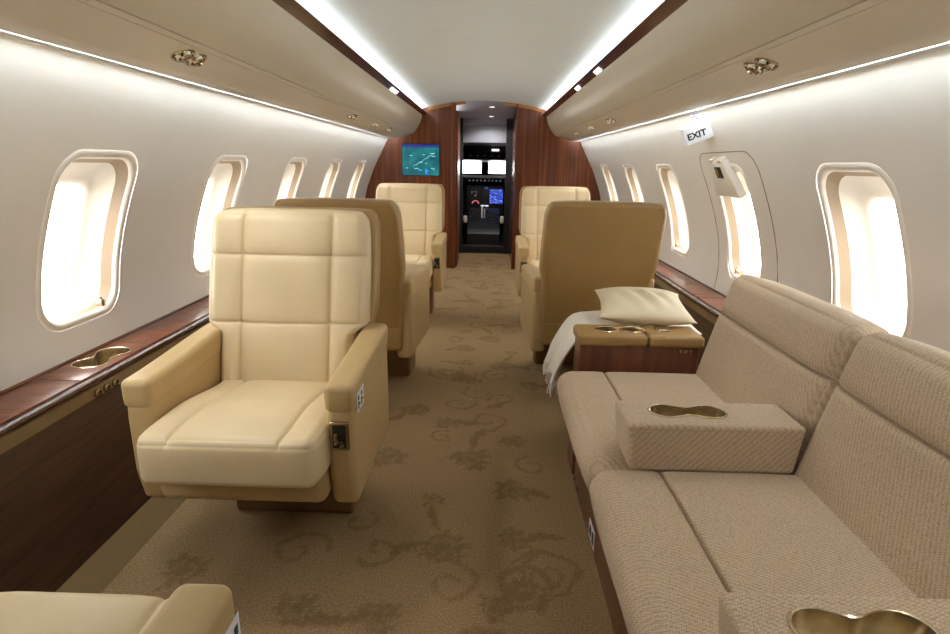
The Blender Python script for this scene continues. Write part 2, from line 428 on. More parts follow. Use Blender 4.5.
# lower side panels, baseboards ---------------------------------------
for side, s, zl in (('left', -1, .455), ('right', 1, .455)):
    o = MB().prism([(CX+s*.975, 0), (CX+s*1.035, .075), (CX+s*1.06, .075), (CX+s*1.06, -.02), (CX+s*.975, -.02)], YB, YF).build('baseboard_'+side, 'beigeboard', None, False); struct(o)
    o = MB().prism([(CX+s*1.03, .07), (CX+s*1.135, zl-.02), (CX+s*1.15, zl-.02), (CX+s*1.05, .07)], YB, YF).build('trim_%d' % (1 if s < 0 else 2), 'wood_dark', None, False)
    struct(o); o['label'] = 'dark lower side panel under the %s ledge' % side

# side ledges -----------------------------------------------------------
def ledge(side, s, zt, label):
    t = thing('side_ledge', label, 'ledge', (CX+s*1.2, 2.2, zt), 0)
    Rm = lambda x: s*(x-1.2)
    def X2(x): return CX+s*x-t.location.x
    body = MB().prism([(X2(1.142), -.03), (X2(1.142), -.008), (X2(1.155), -.004), (X2(1.314), -.004), (X2(1.314), -.03)], YB-2.2, YF-2.2).build('ledge_core', 'wood_trim', t, False)
    lip = MB().tube([(X2(1.144), y-2.2, -.009) for y in (YB, 0, 2, 4, YF)], .012, 10).build('front_lip', 'wood_trim', t)
    MB().tube([(X2(1.310), y-2.2, .004) for y in (YB, 0, 2, 4, YF)], .007, 8).build('back_lip', 'wood_trim', t)
    MB().prism([(X2(1.134), -.022), (X2(1.150), -.022), (X2(1.150), -.072), (X2(1.134), -.072)], YB-2.2, YF-2.2).build('beige_band', 'beigeboard', t, False)
    cuts = [YB, .2, 1.22, 1.55, 1.93, 2.85, 3.2, 4.1, 4.6, 5.3, YF]
    lids = []
    for a, b2 in zip(cuts[:-1], cuts[1:]):
        x0, x1 = sorted((X2(1.16), X2(1.303)))
        lids.append(MB().box(x0, x1, a-2.2+.0015, b2-2.2-.0015, -.006, .003, .0015).build('ledge_lid', 'ledge', t))
    return t, X2, body, lids
tl, X2, body, lids = ledge('left', -1, .49, 'glossy red-brown wooden ledge along the left wall with a double cup holder')
cc = MB().prism([(X2(1.233)+p[1]*1.35, 1.755-2.2+p[0]) for p in peanut(.070, grow=.001)], -.062, .05, 'z')
cut(body, cc)
cc = MB().prism([(X2(1.233)+p[1]*1.35, 1.755-2.2+p[0]) for p in peanut(.070, grow=.001)], -.062, .05, 'z')
cut(lids[3], cc)
cup_holder('cup_holder', X2(1.233), 1.755-2.2, .003, PI/2, tl, a=.070, mat='cup', wid=1.35)
for k in range(3):
    MB().lathe([(.013, 0), (.013, .006), (.009, .010), (.008, .006), (.004, .006)], (X2(1.134), 1.57+.042*k-2.2, -.045), (1, 0, 0), 18).build('control_knob', 'bronze', tl)
ledge('right', 1, .49, 'glossy red-brown wooden ledge along the right wall behind the sofa')

# ceiling, bins, cove lights -------------------------------------------------
cp = [(.72, 1.63), (.705, 1.68), (.67, 1.705), (.6, 1.722), (.5, 1.742), (.4, 1.760), (.3, 1.775), (.2, 1.786), (.1, 1.793), (0, 1.795)]
full = [(-x, z) for x, z in cp]+[(x, z) for x, z in cp[-2::-1]]
mb = MB(); V = [(CX+x, y, z) for y in (YB, YF+.02) for x, z in full]; n = len(full)
mb.add(V, [(i, i+1, n+i+1, n+i) for i in range(n-1)])
o = mb.build('ceiling', 'ceiling', None, True, 50); struct(o); o['label'] = 'white gently arched ceiling panel'
BP = [(.648, 1.635), (.657, 1.59), (.672, 1.55), (.695, 1.51), (.722, 1.472), (.745, 1.449)]
BP2 = [(.748, 1.447), (.756, 1.444), (.768, 1.4415)]
BP3 = [(.770, 1.440), (.80, 1.430), (.85, 1.415), (.885, 1.398), (.91, 1.3925), (.94, 1.3935), (.965, 1.394), (.975, 1.396), (.981, 1.399)]
YE = 6.17
bins = {}
for side, s in (('left', -1), ('right', 1)):
    t = thing('overhead_bin', 'long cream overhead locker above the %s windows' % side, 'overhead bin', (CX+s*.8, 2.2, 1.44))
    ox, oz = CX+s*.8, 1.44
    def pl(P, d=0): return [(CX+s*(x+d)-ox, z-oz) for x, z in P]
    # carcass behind doors
    back = [(.652, 1.628), (.69, 1.55), (.73, 1.48), (.775, 1.447), (.95, 1.412), (.97, 1.46), (.96, 1.60), (.72, 1.66)]
    MB().prism(pl(back), YB-2.2, YE-2.2).build('locker_body', 'bin', t, True, 30)
    ys = [YB, 2.36, YE+.004]
    for a, b2 in zip(ys[:-1], ys[1:]):
        P = BP+[(x+.012, z+.008) for x, z in BP[::-1]]
        MB().prism(pl(P), a-2.2, b2-2.2).build('bin_door', 'bin', t, True, 30)
    P = BP2+[(x+.004, z+.012) for x, z in BP2[::-1]]
    MB().prism(pl(P), YB-2.2, YE-2.2).build('door_rail', 'bin', t, True, 30)
    P = BP3+[(x, z+.008) for x, z in BP3[::-1]]
    MB().prism(pl(P), YB-2.2, YE-2.2+.003).build('service_panel', 'bin', t, True, 30)
    def vent(y, big, pair=True):
        for dy in ((-.034, .034) if pair else (0,)):
            c = Vector((CX+s*.812-ox, y+dy-2.2, 1.424-oz)); d = Vector((-s*.5, -.12, -1)); k = 1.12 if big else .85
            vb = MB().lathe([(.030*k, -.004), (.030*k, .003), (.025*k, .006), (.021*k, .003), (.020*k, .004), (.018*k, .013), (.012*k, .017), (.009*k, .011), (.004*k, .011)], c, d, 20)
            ob = vb.build('air_nozzle', 'chrome', t); ob['label'] = 'round chrome air nozzle'
    bins[s] = vent
    for y, bg in (((1.724, 1), (3.725, 0), (4.46, 0), (5.06, 0)) if s < 0 else ((1.726, 1), (3.725, 0), (4.42, 0), (5.1, 0))): vent(y, bg)
    # wooden strip on top edge of the locker
    tt = MB().prism([(CX+s*x, z) for x, z in ((.652, 1.631), (.610, 1.662), (.613, 1.670), (.66, 1.672), (.665, 1.64))], YB, YF-.002).build('trim_%d' % (3 if s < 0 else 4), 'wood_trim', None, False)
    struct(tt); tt['label'] = 'dark wooden strip between ceiling and %s lockers' % side
    for y in ((4.28,) if s < 0 else (3.3, 4.0)):
        q0, q1 = Vector((CX+s*.645, 0, 1.6355)), Vector((CX+s*.624, 0, 1.651)); nn = Vector((-s*.6, 0, -.8))*.004
        pts = [(q0+nn*.2), (q0+nn), (q1+nn), (q1+nn*.2)]
        MB().prism([(p.x, p.z) for p in pts], y-.13 if s < 0 else y-.07, y+.13 if s < 0 else y+.07).build('light_lens', 'lamp', tt, False)
    # cove strips
    o = MB().prism([(CX+s*.635, 1.6745), (CX+s*.635, 1.6765), (CX+s*.662, 1.680), (CX+s*.662, 1.678)], YB, YF-.02).build('ceiling_light_strip', 'led', None, False)
    tag(o, 'cool white light strip hidden behind the %s wooden ceiling strip' % side, 'light strip', 'ceiling light strips')
    o = MB().prism([(CX+s*.984, 1.403), (CX+s*.997, 1.426), (CX+s*.994, 1.427), (CX+s*.981, 1.405)], YB, YF-.02).build('wall_light_strip', 'led_wall', None, False)
    tag(o, 'bright cool white light strip under the %s overhead locker' % side, 'light strip', 'wall wash light strips')

# reading lamps, mostly beside the air nozzles, pointed at the seats
def reading(s, y, tgt, e):
    p = Vector((CX+s*.835, y, 1.405))
    li = bpy.data.lights.new('reading_lamp', 'SPOT'); li.energy = e; li.spot_size = math.radians(100); li.spot_blend = .9; li.shadow_soft_size = .05; li.color = (1, .96, .90)
    lo = bpy.data.objects.new('reading_lamp', li); C.objects.link(lo); lo.location = p
    lo.rotation_euler = (Vector(tgt)-p).to_track_quat('-Z', 'Y').to_euler()
for y, ty, e in ((1.27, 1.62, 8.5), (1.72, 1.70, 5), (3.72, 4.0, 8), (4.46, 4.3, 6), (5.06, 5.2, 3)): reading(-1, y, (-.55, ty, .6), e)  # first lamp is added clear of the nozzles to light the front chair
for y, ty, e in ((.5, .7, 5), (1.73, 1.6, 5), (3.72, 4.0, 8), (4.42, 4.2, 6), (5.1, 5.2, 3)): reading(1, y, (.45, ty, .5), e)

# end wall behind the camera
o = MB().prism([(CX-1.4, -.02), (CX+1.4, -.02), (CX+1.4, 1.85), (CX-1.4, 1.85)], YB-.05, YB).build('wall_back', 'wood', None, False); struct(o)
# shell above bins so nothing leaks
for s in (-1, 1):
    o = MB().prism([(CX+s*1.0, 1.40), (CX+s*1.06, 1.40), (CX+s*.80, 1.74), (CX+s*.66, 1.72), (CX+s*.70, 1.69)], YB, YF+.02).build('trim_%d' % (5 if s < 0 else 6), 'ceiling', None, False); struct(o)
    o['label'] = 'curved shell panel behind the overhead lockers'

# ------------------------------------------------------------------ partition with doorway
YP = 6.3
JL, JR = -.352, .29
arc = [(x, z) for x, z in full]
def half(s):
    prof = [(CX+s*1.0, -.01), (CX+s*1.09, .07), (CX+s*1.14, .44)]
    prof += [(CX+s*(hw(z)+.03), z) for z in np.linspace(.45, 1.40, 16)]+[(CX+s*.98, 1.5), (CX+s*.80, 1.64)]
    top = [(CX+s*x, z+.004) for x, z in cp[1:]]
    j = JL if s < 0 else JR
    top = [p for p in top if (p[0] < j if s < 0 else p[0] > j)]
    zj = 1.781
    return prof+top+[(j, zj), (j, -.01)]
for s, side in ((-1, 'left'), (1, 'right')):
    o = MB().prism(half(s), YP, YP+.07).build('wall_front', 'wood', None, False); struct(o); o['label'] = 'striped glossy wooden partition, %s of the doorway' % side
    o = MB().prism([(CX+s*x, z-.002) for x, z in cp[3:8]]+[(CX+s*x, z-.03) for x, z in cp[7:2:-1]], YP-.006, YP+.001).build('trim_%d' % (7 if s < 0 else 8), 'gold', None, False); struct(o); o['label'] = 'golden wood edge arching under the ceiling'
    j = JL if s < 0 else JR
    o = MB().box(*sorted((j, j+s*(.05 if s < 0 else .014))), YP-.02, YP+.09, 0, 1.772, .006).build('trim_%d' % (9 if s < 0 else 10), 'wood', None, True); struct(o); o['label'] = '%s rounded wooden door jamb' % side
# vestibule and cockpit shell
def sbox(name, a, mat, label, r=0):
    o = MB().box(*a, r).build(name, mat, None, bool(r)); struct(o); o['label'] = label; return o
sbox('wall_vestibule_left', (-.40, -.335, YP+.10, 6.9, 0, 1.70), 'wood', 'dark wall of the passage, left')
sbox('wall_vestibule_right', (.30, .36, YP+.09, 7.5, 0, 1.8), 'wood_trim', 'dark wall of the passage, right')
sbox('wall_vestibule_far', (-.40, -.36, 6.9, 7.5, 0, 1.8), 'grey', 'pale strip of wall beside the cockpit opening')
o = MB().prism([(YP+.02, 1.786), (7.5, 1.70), (7.5, 1.84), (YP+.02, 1.84)], -.42, .38, 'x').build('ceiling_vestibule', 'grey', None, False); struct(o); o['label'] = 'grey ceiling of the passage'
o = MB().prism([(7.5, 1.80), (7.5, 1.64), (7.54, 1.625), (7.60, 1.42), (8.3, 1.40), (9.1, 1.40), (9.1, 1.84), (7.5, 1.84)], -.9, .9, 'x').build('ceiling_cockpit', 'grey', None, False); struct(o); o['label'] = 'pale grey cockpit ceiling panel'
sbox('wall_cockpit_left', (-1.0, -.9, 7.5, 9.1, 0, 1.8), 'black', 'dark cockpit side wall, left')
sbox('wall_cockpit_right', (.9, 1.0, 7.5, 9.1, 0, 1.8), 'black', 'dark cockpit side wall, right')
sbox('floor_cockpit', (-1.0, 1.0, 7.46, 9.1, -.05, .10), 'black', 'raised dark cockpit floor', .01)
for a, b2 in ((-.9, -.325), (.225, .9)): sbox('wall_cockpit_rear', (a, b2, 7.44, 7.5, 0, 1.8), 'black', 'bulkhead beside the cockpit opening, '+('left' if a < 0 else 'right'))
# windshield frame: posts with two openings
for nm, a in (('windscreen post', (-.10, .01, 8.86, 8.92, .95, 1.30)), ('left outer post', (-.9, -.62, 8.86, 8.92, .5, 1.8)), ('right outer post', (.62, .9, 8.86, 8.92, .5, 1.8)),
              ('windscreen header', (-.9, .9, 8.86, 8.92, 1.20, 1.84)), ('windscreen sill', (-.9, .9, 8.86, 8.92, 0, 1.015))):
    sbox('wall_cockpit_front', a, 'matte', 'dark '+nm)
for i, (a, b2) in enumerate(((-.62, -.10), (.01, .62))):
    o = MB().box(a, b2, 8.885, 8.895, 1.015, 1.20).build('window_%d' % (11+i), 'glass', None, False); struct(o); o['label'] = ('left', 'right')[i]+' cockpit windscreen pane'
# cockpit furniture
m, nt, b = nmat('lettered_keys')
v = coords(nt); n_ = N(nt, 'ShaderNodeTexVoronoi', i_Scale=60.0); L(nt, v, n_.inputs['Vector'])
L(nt, ramp(nt, n_.outputs['Distance'], [(.15, srgb(170, 180, 195)), (.25, srgb(40, 42, 50))]), b.inputs['Base Color']); M['keys'] = m
oh = thing('overhead_console', 'black overhead switch console above the cockpit windscreens', 'cockpit console', (-.05, 8.3, 1.3))
MB().prism([(-.12, .09), (-.1, .0985), (.35, .0985), (.45, -.10), (.40, -.12), (-.02, -.09), (-.14, .0)], -.30, .30, 'x').build('panel_body', 'black', oh, True, 30)
MB().box(.10, .20, -.15, -.13, .03, .055, .003).build('map_light', 'lamp', oh)
for i in range(5): MB().lathe([(.012, 0), (.012, .02), (.008, .025)], (-.2+.1*i, -.10, -.03), (0, -1, -.3), 10).build('knob', 'grey', oh)
ip = thing('instrument_panel', 'black cockpit instrument panel with glowing screens under the windscreens', 'instrument panel', (-.04, 8.35, .10))
MB().prism([(.50, .89), (-.10, .86), (-.14, .80), (-.02, .76), (.0, .30), (.5, .3)], -.88, .88, 'x').build('panel_body', 'matte', ip, True, 30)
for i in range(9): MB().box(-.22+i*.055-.012, -.22+i*.055+.012, -.135, -.115, .815, .835, .002).build('switch', 'grey', ip)
MB().box(-.26, .27, -.035, -.015, .34, .755, .004).build('display_bezel', 'black', ip)
m, nt, b = nmat('screen_blue')
v = coords(nt, (30, 30, 60)); n_ = N(nt, 'ShaderNodeTexNoise', i_Scale=1.0, i_Detail=3.0); L(nt, v, n_.inputs['Vector'])
col = ramp(nt, n_.outputs['Fac'], [(.35, srgb(30, 40, 130)), (.58, srgb(60, 90, 210)), (.72, srgb(190, 215, 255))])
b.inputs['Base Color'].default_value = (0, 0, 0, 1); L(nt, col, b.inputs['Emission Color']); b.inputs['Emission Strength'].default_value = .8
M['scr_blue'] = m
MB().box(.075, .265, -.040, -.034, .50, .70, .001).build('blue_display', 'scr_blue', ip, False)
dk = MB().box(-.22, -.03, -.040, -.034, .50, .70, .001).build('dark_display', 'dark', ip, False)
mbk = MB()
for (x, z, w_, h_) in ((-.17, .66, .05, .006), (-.12, .62, .006, .06), (-.15, .60, .03, .02), (-.19, .64, .012, .03)): mbk.box(x, x+w_, -.043, -.041, z, z+h_)
mbk.build('instrument_marks', 'grey', dk, False)
mbk = MB()
for k in range(12):
    a = PI*k/11; mbk.box(-.13+.045*math.cos(a)-.008, -.13+.045*math.cos(a)+.008, -.043, -.041, .50+.035*math.sin(a)-.006, .50+.035*math.sin(a)+.006)
M['pinkscr'] = emit('pink_display', srgb(230, 120, 130), .7)
mbk.build('compass_rose', 'pinkscr', dk, False)
MB().box(.0, .05, -.043, -.034, .705, .725, .001).build('small_display', 'scr_blue', ip, False)
M['whitescr'] = emit('white_display', srgb(220, 225, 235), .8)
for x in (-.05, .01): MB().box(x, x+.05, -.043, -.034, .455, .475, .001).build('small_display', 'whitescr', ip, False)
ped = thing('centre_pedestal', 'dark sloping centre console full of keys between the pilot seats', 'cockpit console', (-.045, 7.95, .10))
MB().prism([(.32, 0), (.32, .44), (.20, .42), (-.30, .20), (-.36, .14), (-.36, 0)], -.22, .22, 'x').build('pedestal_body', 'black', ped, True, 30)
keys = MB()
for i in range(9):
    for j in range(9):
        yy = -.26+j*.052; zz = .20+(yy+.30)*.44; xx = -.18+i*.045
        if (i*j) % 5 != 3: keys.box(xx-.015, xx+.015, yy-.017, yy+.017, zz-.004, zz+.012)
kk = keys.build('keypad', 'keys', ped, False); kk['label'] = 'rows of small dark keys'; kk['kind'] = 'stuff'
MB().box(-.035, -.015, -.02, .0, .30, .47, .004).build('throttle_lever', 'white', ped)
MB().box(.0, .02, -.02, .0, .30, .45, .004).build('throttle_lever', 'grey', ped)
for s, side in ((-1, 'left'), (1, 'right')):
    ps = thing('pilot_seat', 'dark pilot seat with pale sheepskin cover on the %s of the cockpit' % side, 'pilot seat', (-.045+s*.50, 7.95, .10))
    pobj('seat_cushion', 'black', ps, (-.22, -.2, .22), (.22, .25, .34), .04)
    pobj('backrest', 'black', ps, (-.22, -.30, .30), (.22, -.18, .72), .04)
    pobj('seat_base', 'black', ps, (-.15, -.15, 0), (.15, .15, .24), .02)
    pobj('sheepskin_edge', 'throw', ps, (-s*.25-.025, -.26, .27), (-s*.25+.025, -.16, .37), .022)
for i, y in enumerate((6.585, 7.25)):
    cz = 1.7845-(y-YP-.02)*.086/1.18
    o = MB().lathe([(.045, .0), (.045, -.004), (.036, -.007), (.034, -.002), (.001, -.002)], (.03, y, cz), (0, 0, 1), 24).build('ceiling_spotlight', 'chrome', None)
    tag(o, 'small round spotlight in the passage ceiling, %s the cabin' % ('nearer', 'farther from')[i], 'ceiling light', 'passage spotlights')
    MB().lathe([(.033, -.004), (.033, -.0065), (.001, -.008)], (.03, y, cz), (0, 0, 1), 24).build('lens', 'lamp', o)
    li = bpy.data.lights.new('spotlight', 'SPOT'); li.energy = 16; li.shadow_soft_size = .03; li.spot_size = 2.6; li.spot_blend = .6; li.color = (1, .95, .9)
    lo = bpy.data.objects.new('spotlight', li); C.objects.link(lo); lo.location = (.03, y, cz-.02)

# monitor ----------------------------------------------------------------
mt = thing('wall_monitor', 'flat screen showing a teal moving map on the wooden partition', 'monitor', (-.729, YP-.014, 1.012))
MB().box(-.205, .205, -.012, .013, 0, .335, .004).build('screen_frame', 'black', mt)
m, nt, b = nmat('map_screen')
v = coords(nt, (9, 9, 9)); n_ = N(nt, 'ShaderNodeTexNoise', i_Scale=1.0, i_Detail=6.0); L(nt, v, n_.inputs['Vector'])
col = ramp(nt, n_.outputs['Fac'], [(.3, srgb(4, 64, 80)), (.5, srgb(12, 92, 100)), (.7, srgb(28, 116, 116))])
b.inputs['Base Color'].default_value = (0, 0, 0, 1); L(nt, col, b.inputs['Emission Color']); b.inputs['Emission Strength'].default_value = 1
M['map'] = m
sc_ = MB().box(-.198, .198, -.0145, -.0125, .008, .30).build('map_picture', 'map', mt, False)
M['navy'] = emit('map_header', srgb(40, 45, 130), .9); M['mapmark'] = emit('map_marks', srgb(150, 215, 225), 1); M['mapblue'] = emit('map_blue', srgb(50, 130, 230), 1)
MB().box(-.198, .198, -.0145, -.0125, .30, .328).build('map_header_bar', 'navy', mt, False)
mk = MB().tube([(-.08+i*.018, -.0155, .10+i*.011+.006*math.sin(i*2.1)) for i in range(14)], .0022, 5).build('map_route', 'mapmark', mt)
for (x, z, w_) in ((-.12, .21, .03), (-.16, .08, .025), (-.07, .075, .05), (-.02, .06, .03), (.11, .08, .04), (.12, .205, .04), (.02, .22, .025), (-.02, .14, .04), (.10, .235, .05), (.05, .13, .02), (.13, .065, .02)): MB().box(x, x+w_, -.0165, -.015, z, z+.006).build('map_mark', 'mapmark', mt, False)
MB().box(.05, .07, -.0165, -.015, .02, .075).box(.055, .085, -.0165, -.015, .045, .06).build('map_lake', 'mapblue', mt, False)

# EXIT sign ----------------------------------------------------------------
def text_mesh(s, size, name, mat, parent, mtx, ext=.0006):
    cu = bpy.data.curves.new(name, 'FONT'); cu.body = s; cu.size = size; cu.extrude = ext; cu.align_x = 'CENTER'; cu.align_y = 'CENTER'; cu.offset = size*.032
    o = bpy.data.objects.new(name, cu); C.objects.link(o); bpy.context.view_layer.update()
    me = bpy.data.meshes.new_from_object(o.evaluated_get(bpy.context.evaluated_depsgraph_get())); bpy.data.objects.remove(o)
    me.name = name; me.transform(mtx); me.materials.clear(); me.materials.append(M[mat])
    ob = bpy.data.objects.new(name, me); C.objects.link(ob); ob.parent = parent; return ob
ex = thing('exit_sign', 'small white wedge-shaped EXIT sign on the right wall under the locker', 'exit sign', (1.012, 2.80, 1.315))
ex.rotation_euler = (0, math.radians(-22), 0)
# outline seen from above: triangular wedge, face turned to the back of the cabin
out = [(.03, -.085), (.0, -.090), (-.055, -.035), (-.105, .0), (-.105, .012), (-.06, .07), (.03, .085)]
out = [(.035, -.06), (-.0, -.065), (-.11, -.028), (-.115, -.018), (-.10, .06), (-.05, .085), (.035, .085)]
out = [(x*.9, y*.9) for x, y in out]; wb = MB().prism(out, -.04, .04, 'z'); bo = wb.build('sign_box', 'exit', ex, False)
md = bo.modifiers.new('bev', 'BEVEL'); md.width = .006; md.segments = 3
a, b2 = Vector((0, -.0585, 0)), Vector((-.099, -.0252, 0)); d = (a-b2).normalized(); nrm = Vector((d.y, -d.x, 0))
if nrm.y > 0: nrm = -nrm
mid = (a+b2)/2+nrm*.0012
mtx = Matrix(((d.x, 0, nrm.x, mid.x), (d.y, 0, nrm.y, mid.y), (0, 1, 0, -.006), (0, 0, 0, 1)))
text_mesh('EXIT', .041, 'exit_lettering', 'ink', ex, mtx)
pc = thing('wall_placard', 'tiny white placard with faint lines of print above the EXIT sign', 'placard', W(1, 2.86, 1.385, -.004))
pc.rotation_euler = (0, math.radians(-32), 0)
MB().box(-.0015, .0015, -.055, .055, -.028, .028, .001).build('placard_plate', 'white', pc)
mk = MB()
for j in range(4):
    mk.box(-.0025, -.0016, -.045, .045-.02*(j % 2), .018-.012*j, .022-.012*j)
mk.build('placard_print', 'violet_ink', pc, False)

# escape hatch cover ----------------------------------------------------------
def wall_tube(s, pts, r, name, mat):
    return MB().tube([W(s, y, z, -.0005) for y, z in pts], r, 6).build(name, mat)
hp = []
def arcp(cy, cz, r, a0, a1, n=8): return [(cy+r*math.cos(math.radians(a0+(a1-a0)*i/n)), cz+r*math.sin(math.radians(a0+(a1-a0)*i/n))) for i in range(n+1)]
path = [(3.06, .50), (3.06, .8)]+arcp(3.06-.09, 1.215-.09, .09, 0, 90)+[(2.74, 1.215)]+arcp(2.42+.09, 1.215-.09, .09, 90, 180)+[(2.42, .8), (2.42, .50)]
full_p = []
for p, q in zip(path[:-1], path[1:]):
    n_ = max(1, int(math.dist(p, q)/.03))
    full_p += [(p[0]+(q[0]-p[0])*i/n_, p[1]+(q[1]-p[1])*i/n_) for i in range(n_)]
o = wall_tube(1, full_p+[path[-1]], .0022, 'trim_11', 'beigeboard'); struct(o); o['label'] = 'thin seam outlining the escape hatch in the right wall'
hc = thing('hatch_handle_cover', 'cream escape hatch handle cover above the second right window, dark square window in it', 'handle cover', W(1, 2.78, 1.105))
hc.rotation_euler = (0, math.radians(-27), 0)
def tap(p):
    k = 1-.45*((p.z+.10)/.20); return (p.x, p.y*k, p.z)
MB().box(-.026, .012, -.145, .145, -.095, .09, .010, xf=tap).build('cover_body', 'rim', hc)
MB().box(-.0275, -.0245, -.045, .03, .005, .062, .001).build('dark_opening', 'dark', hc)
MB().box(-.031, -.028, -.012, .022, .018, .050, .001).build('handle_grip', 'bronze', hc)
for q in (-.095, .04): MB().box(-.03, .01, q*.75, q*.75+.04, .08, .103, .008).build('cover_tab', 'rim', hc)

# ------------------------------------------------------------------ armchairs
def make_chair(label, loc, rotz, a=1, sticker=None, stk_label=None, ped=(.06, .22), boff=0):
    """a = +1 if the aisle arm is on local +x; chair faces local -y"""
    t = thing('cabin_armchair', label, 'armchair', loc, rotz, 'leather cabin armchairs')
    pobj('pedestal', 'leather_dark', t, (-.20, ped[0], 0), (.20, ped[1], .27), .015, step=.1)
    def wb_(p): # lower shell, front edge rises a little
        return (p.x, p.y, p.z)
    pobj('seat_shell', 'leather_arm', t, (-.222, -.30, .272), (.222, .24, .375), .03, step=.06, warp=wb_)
    def wc(p):
        z = p.z-(.034*sstep(-.2, .1, p.y) if p.z > .42 else 0)
        k = 1-.035*sstep(-.30, -.38, p.y); return (p.x*k, p.y, z)
    pobj('seat_cushion', 'leather', t, (-.226, -.372, .360), (.226, .17, .494), .028, puff=.006,
         seams=[(0, -.14, 2, 1, 1), (0, .14, 2, 1, 1), (2, .476, 1, -1, .3), (2, .476, 0, 1, .3), (2, .476, 0, -1, .3)], step=.025, depth=.006, warp=wc)
    for s in (-1, 1):
        outr = s*.294; inr = s*.224
        def wa(p):
            f = sstep(-.28, .22, p.y)
            z = p.z+(f*.022 if p.z > .5 else f*.022*sstep(.30, .5, p.z))
            y = p.y
            if p.z < .34 and p.y < 0: y += (.34-p.z)*.25
            cap = .004*sstep(.525, .532, p.z)
            return (p.x+math.copysign(cap, p.x-s*.255), y-cap*(1 if p.y < -.2 else 0), z)
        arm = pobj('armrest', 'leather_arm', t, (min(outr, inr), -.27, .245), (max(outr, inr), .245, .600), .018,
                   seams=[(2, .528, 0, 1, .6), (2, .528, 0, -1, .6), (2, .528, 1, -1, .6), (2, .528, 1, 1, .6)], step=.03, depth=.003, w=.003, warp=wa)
        if s == a:
            ox = s*.259
            la = MB()
            la.box(ox-.024, ox+.024, -.2785, -.268, .425, .503, .003)
            fr = la.build('control_plate', 'bronze', arm); fr['label'] = 'recessed metal armrest control'
            MB().box(ox-.017, ox+.017, -.2805, -.2795, .432, .496, .0004).build('control_recess', 'dark', arm)
            lev = MB().box(ox-.013, ox-.004, -.284, -.281, .442, .474, .001).box(ox+.002, ox+.013, -.286, -.281, .437, .446, .001)
            for k in range(3): lev.lathe([(.0035, 0), (.0035, .005)], (ox-.010+.009*k, -.281, .452), (0, -1, 0), 8)
            lev.build('control_lever', 'chrome', arm)
            if sticker:
                x = s*.2985; y0, y1, z0, z1 = sticker
                st = MB().box(min(x, x+s*.0012), max(x, x+s*.0012), y0, y1, z0, z1, .0003).build('placard', 'white', arm); st['label'] = stk_label
                xx = x+s*.0014
                ik = MB()
                def quad(pts): ik.prism([(y0+(y1-y0)*u, z0+(z1-z0)*v) for u, v in pts], min(xx, xx+s*.0006), max(xx, xx+s*.0006), 'x')
                for du in (.08, .55):
                    quad([(du+.02, .15), (du+.14, .15), (du+.16, .50), (du+.02, .50)]); quad([(du+.12, .5), (du+.32, .35), (du+.34, .25), (du+.1, .40)]); quad([(du+.03, .6), (du+.17, .6), (du+.17, .82), (du+.03, .82)])
                ik.build('placard_pictogram', 'green' if sticker[0] < -.27+.01 else 'ink', arm, False)
    # back cushion and shell
    def shear(z): return max(0, z-.44)*.27
    def wbk(p):
        k = (.212-.142)/(.252-.142); k = k+(1-k)*sstep(.60, .64, p.z)-.06*sstep(.90, 1.0, p.z)
        x = p.x if abs(p.x) < .142 else math.copysign(.142+(abs(p.x)-.142)*k, p.x)
        return (x+boff, p.y+shear(p.z), p.z)
    pobj('back_cushion', 'leather', t, (-.252, .085, .43), (.250, .185, .982), .032, puff=.008,
         seams=[(0, -.142, 1, -1, 1), (0, .142, 1, -1, 1), (2, .640, 1, -1, .7), (2, .850, 1, -1, .7)], step=.025, depth=.008, warp=wbk)
    def wsh(p):
        k = 1-.06*(1-sstep(.60, .68, p.z)); k *= 1-.055*min(1, max(0, (p.z-.945)/.03))
        return (p.x*k+boff, p.y+shear(p.z), p.z)
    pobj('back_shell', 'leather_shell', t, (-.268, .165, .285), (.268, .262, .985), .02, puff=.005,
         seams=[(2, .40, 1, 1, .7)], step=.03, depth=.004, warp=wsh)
    return t
make_chair('cream leather armchair facing the camera in the left foreground', (-.623, 1.57, 0), 0, 1, (-.24, -.165, .512, .566), 'white placard with dark seat pictograms', boff=-.014)
make_chair('tan leather armchair seen from behind, left side just behind the front facing one', (-.618, 2.77, 0), PI-math.radians(4), -1, ped=(-.33, -.14))
make_chair('far left cream leather armchair facing back, below the map screen', (-.61, 4.2, 0), 0, 1)
make_chair('far right cream leather armchair facing back beside the wooden partition', (.522, 4.1, 0), 0, -1)
make_chair('tan leather armchair seen from behind on the right beyond the pillow', (.513, 2.91, 0), PI+math.radians(3), 1, ped=(-.33, -.24))
make_chair('leather armchair cut off by the bottom left corner, only seat and arm showing', (-.623, .35, 0), PI, -1, (-.268, -.20, .485, .553), 'white placard with dark green pictograms')

# ------------------------------------------------------------------ sofa
so = thing('sofa', 'beige woven cloth sofa along the right wall with fold-down armrests', 'sofa', (.6, .9, 0))
SX, SY = .6, .9
def sp(name, lo, hi, r, mat='cloth', **k):
    wf = k.pop('warp', None)
    f = (lambda p: (wf(p)[0]-SX, wf(p)[1]-SY, wf(p)[2])) if wf else (lambda p: (p.x-SX, p.y-SY, p.z))
    return pobj(name, mat, so, lo, hi, r, warp=f, **k)
yspl = [(1.222, 1.875), (.565, 1.218), (-.10, .56)]
def wseat(p):
    x = p.x
    if p.x < .5: x += .075*sstep(.42, .20, p.z)*(1-sstep(.3, .5, p.x))
    return (x, p.y, p.z)
for a, b2 in yspl:
    sp('seat_cushion', (.258, a, .19), (.80, b2, .452), .05, seams=[(0, .420, 2, 1, 1.1)], puff=.01, step=.025, depth=.013, w=.0028, soft=.2, warp=wseat)
u = Vector((.2425, 0, .9701)); nb = Vector((.9701, 0, -.2425))
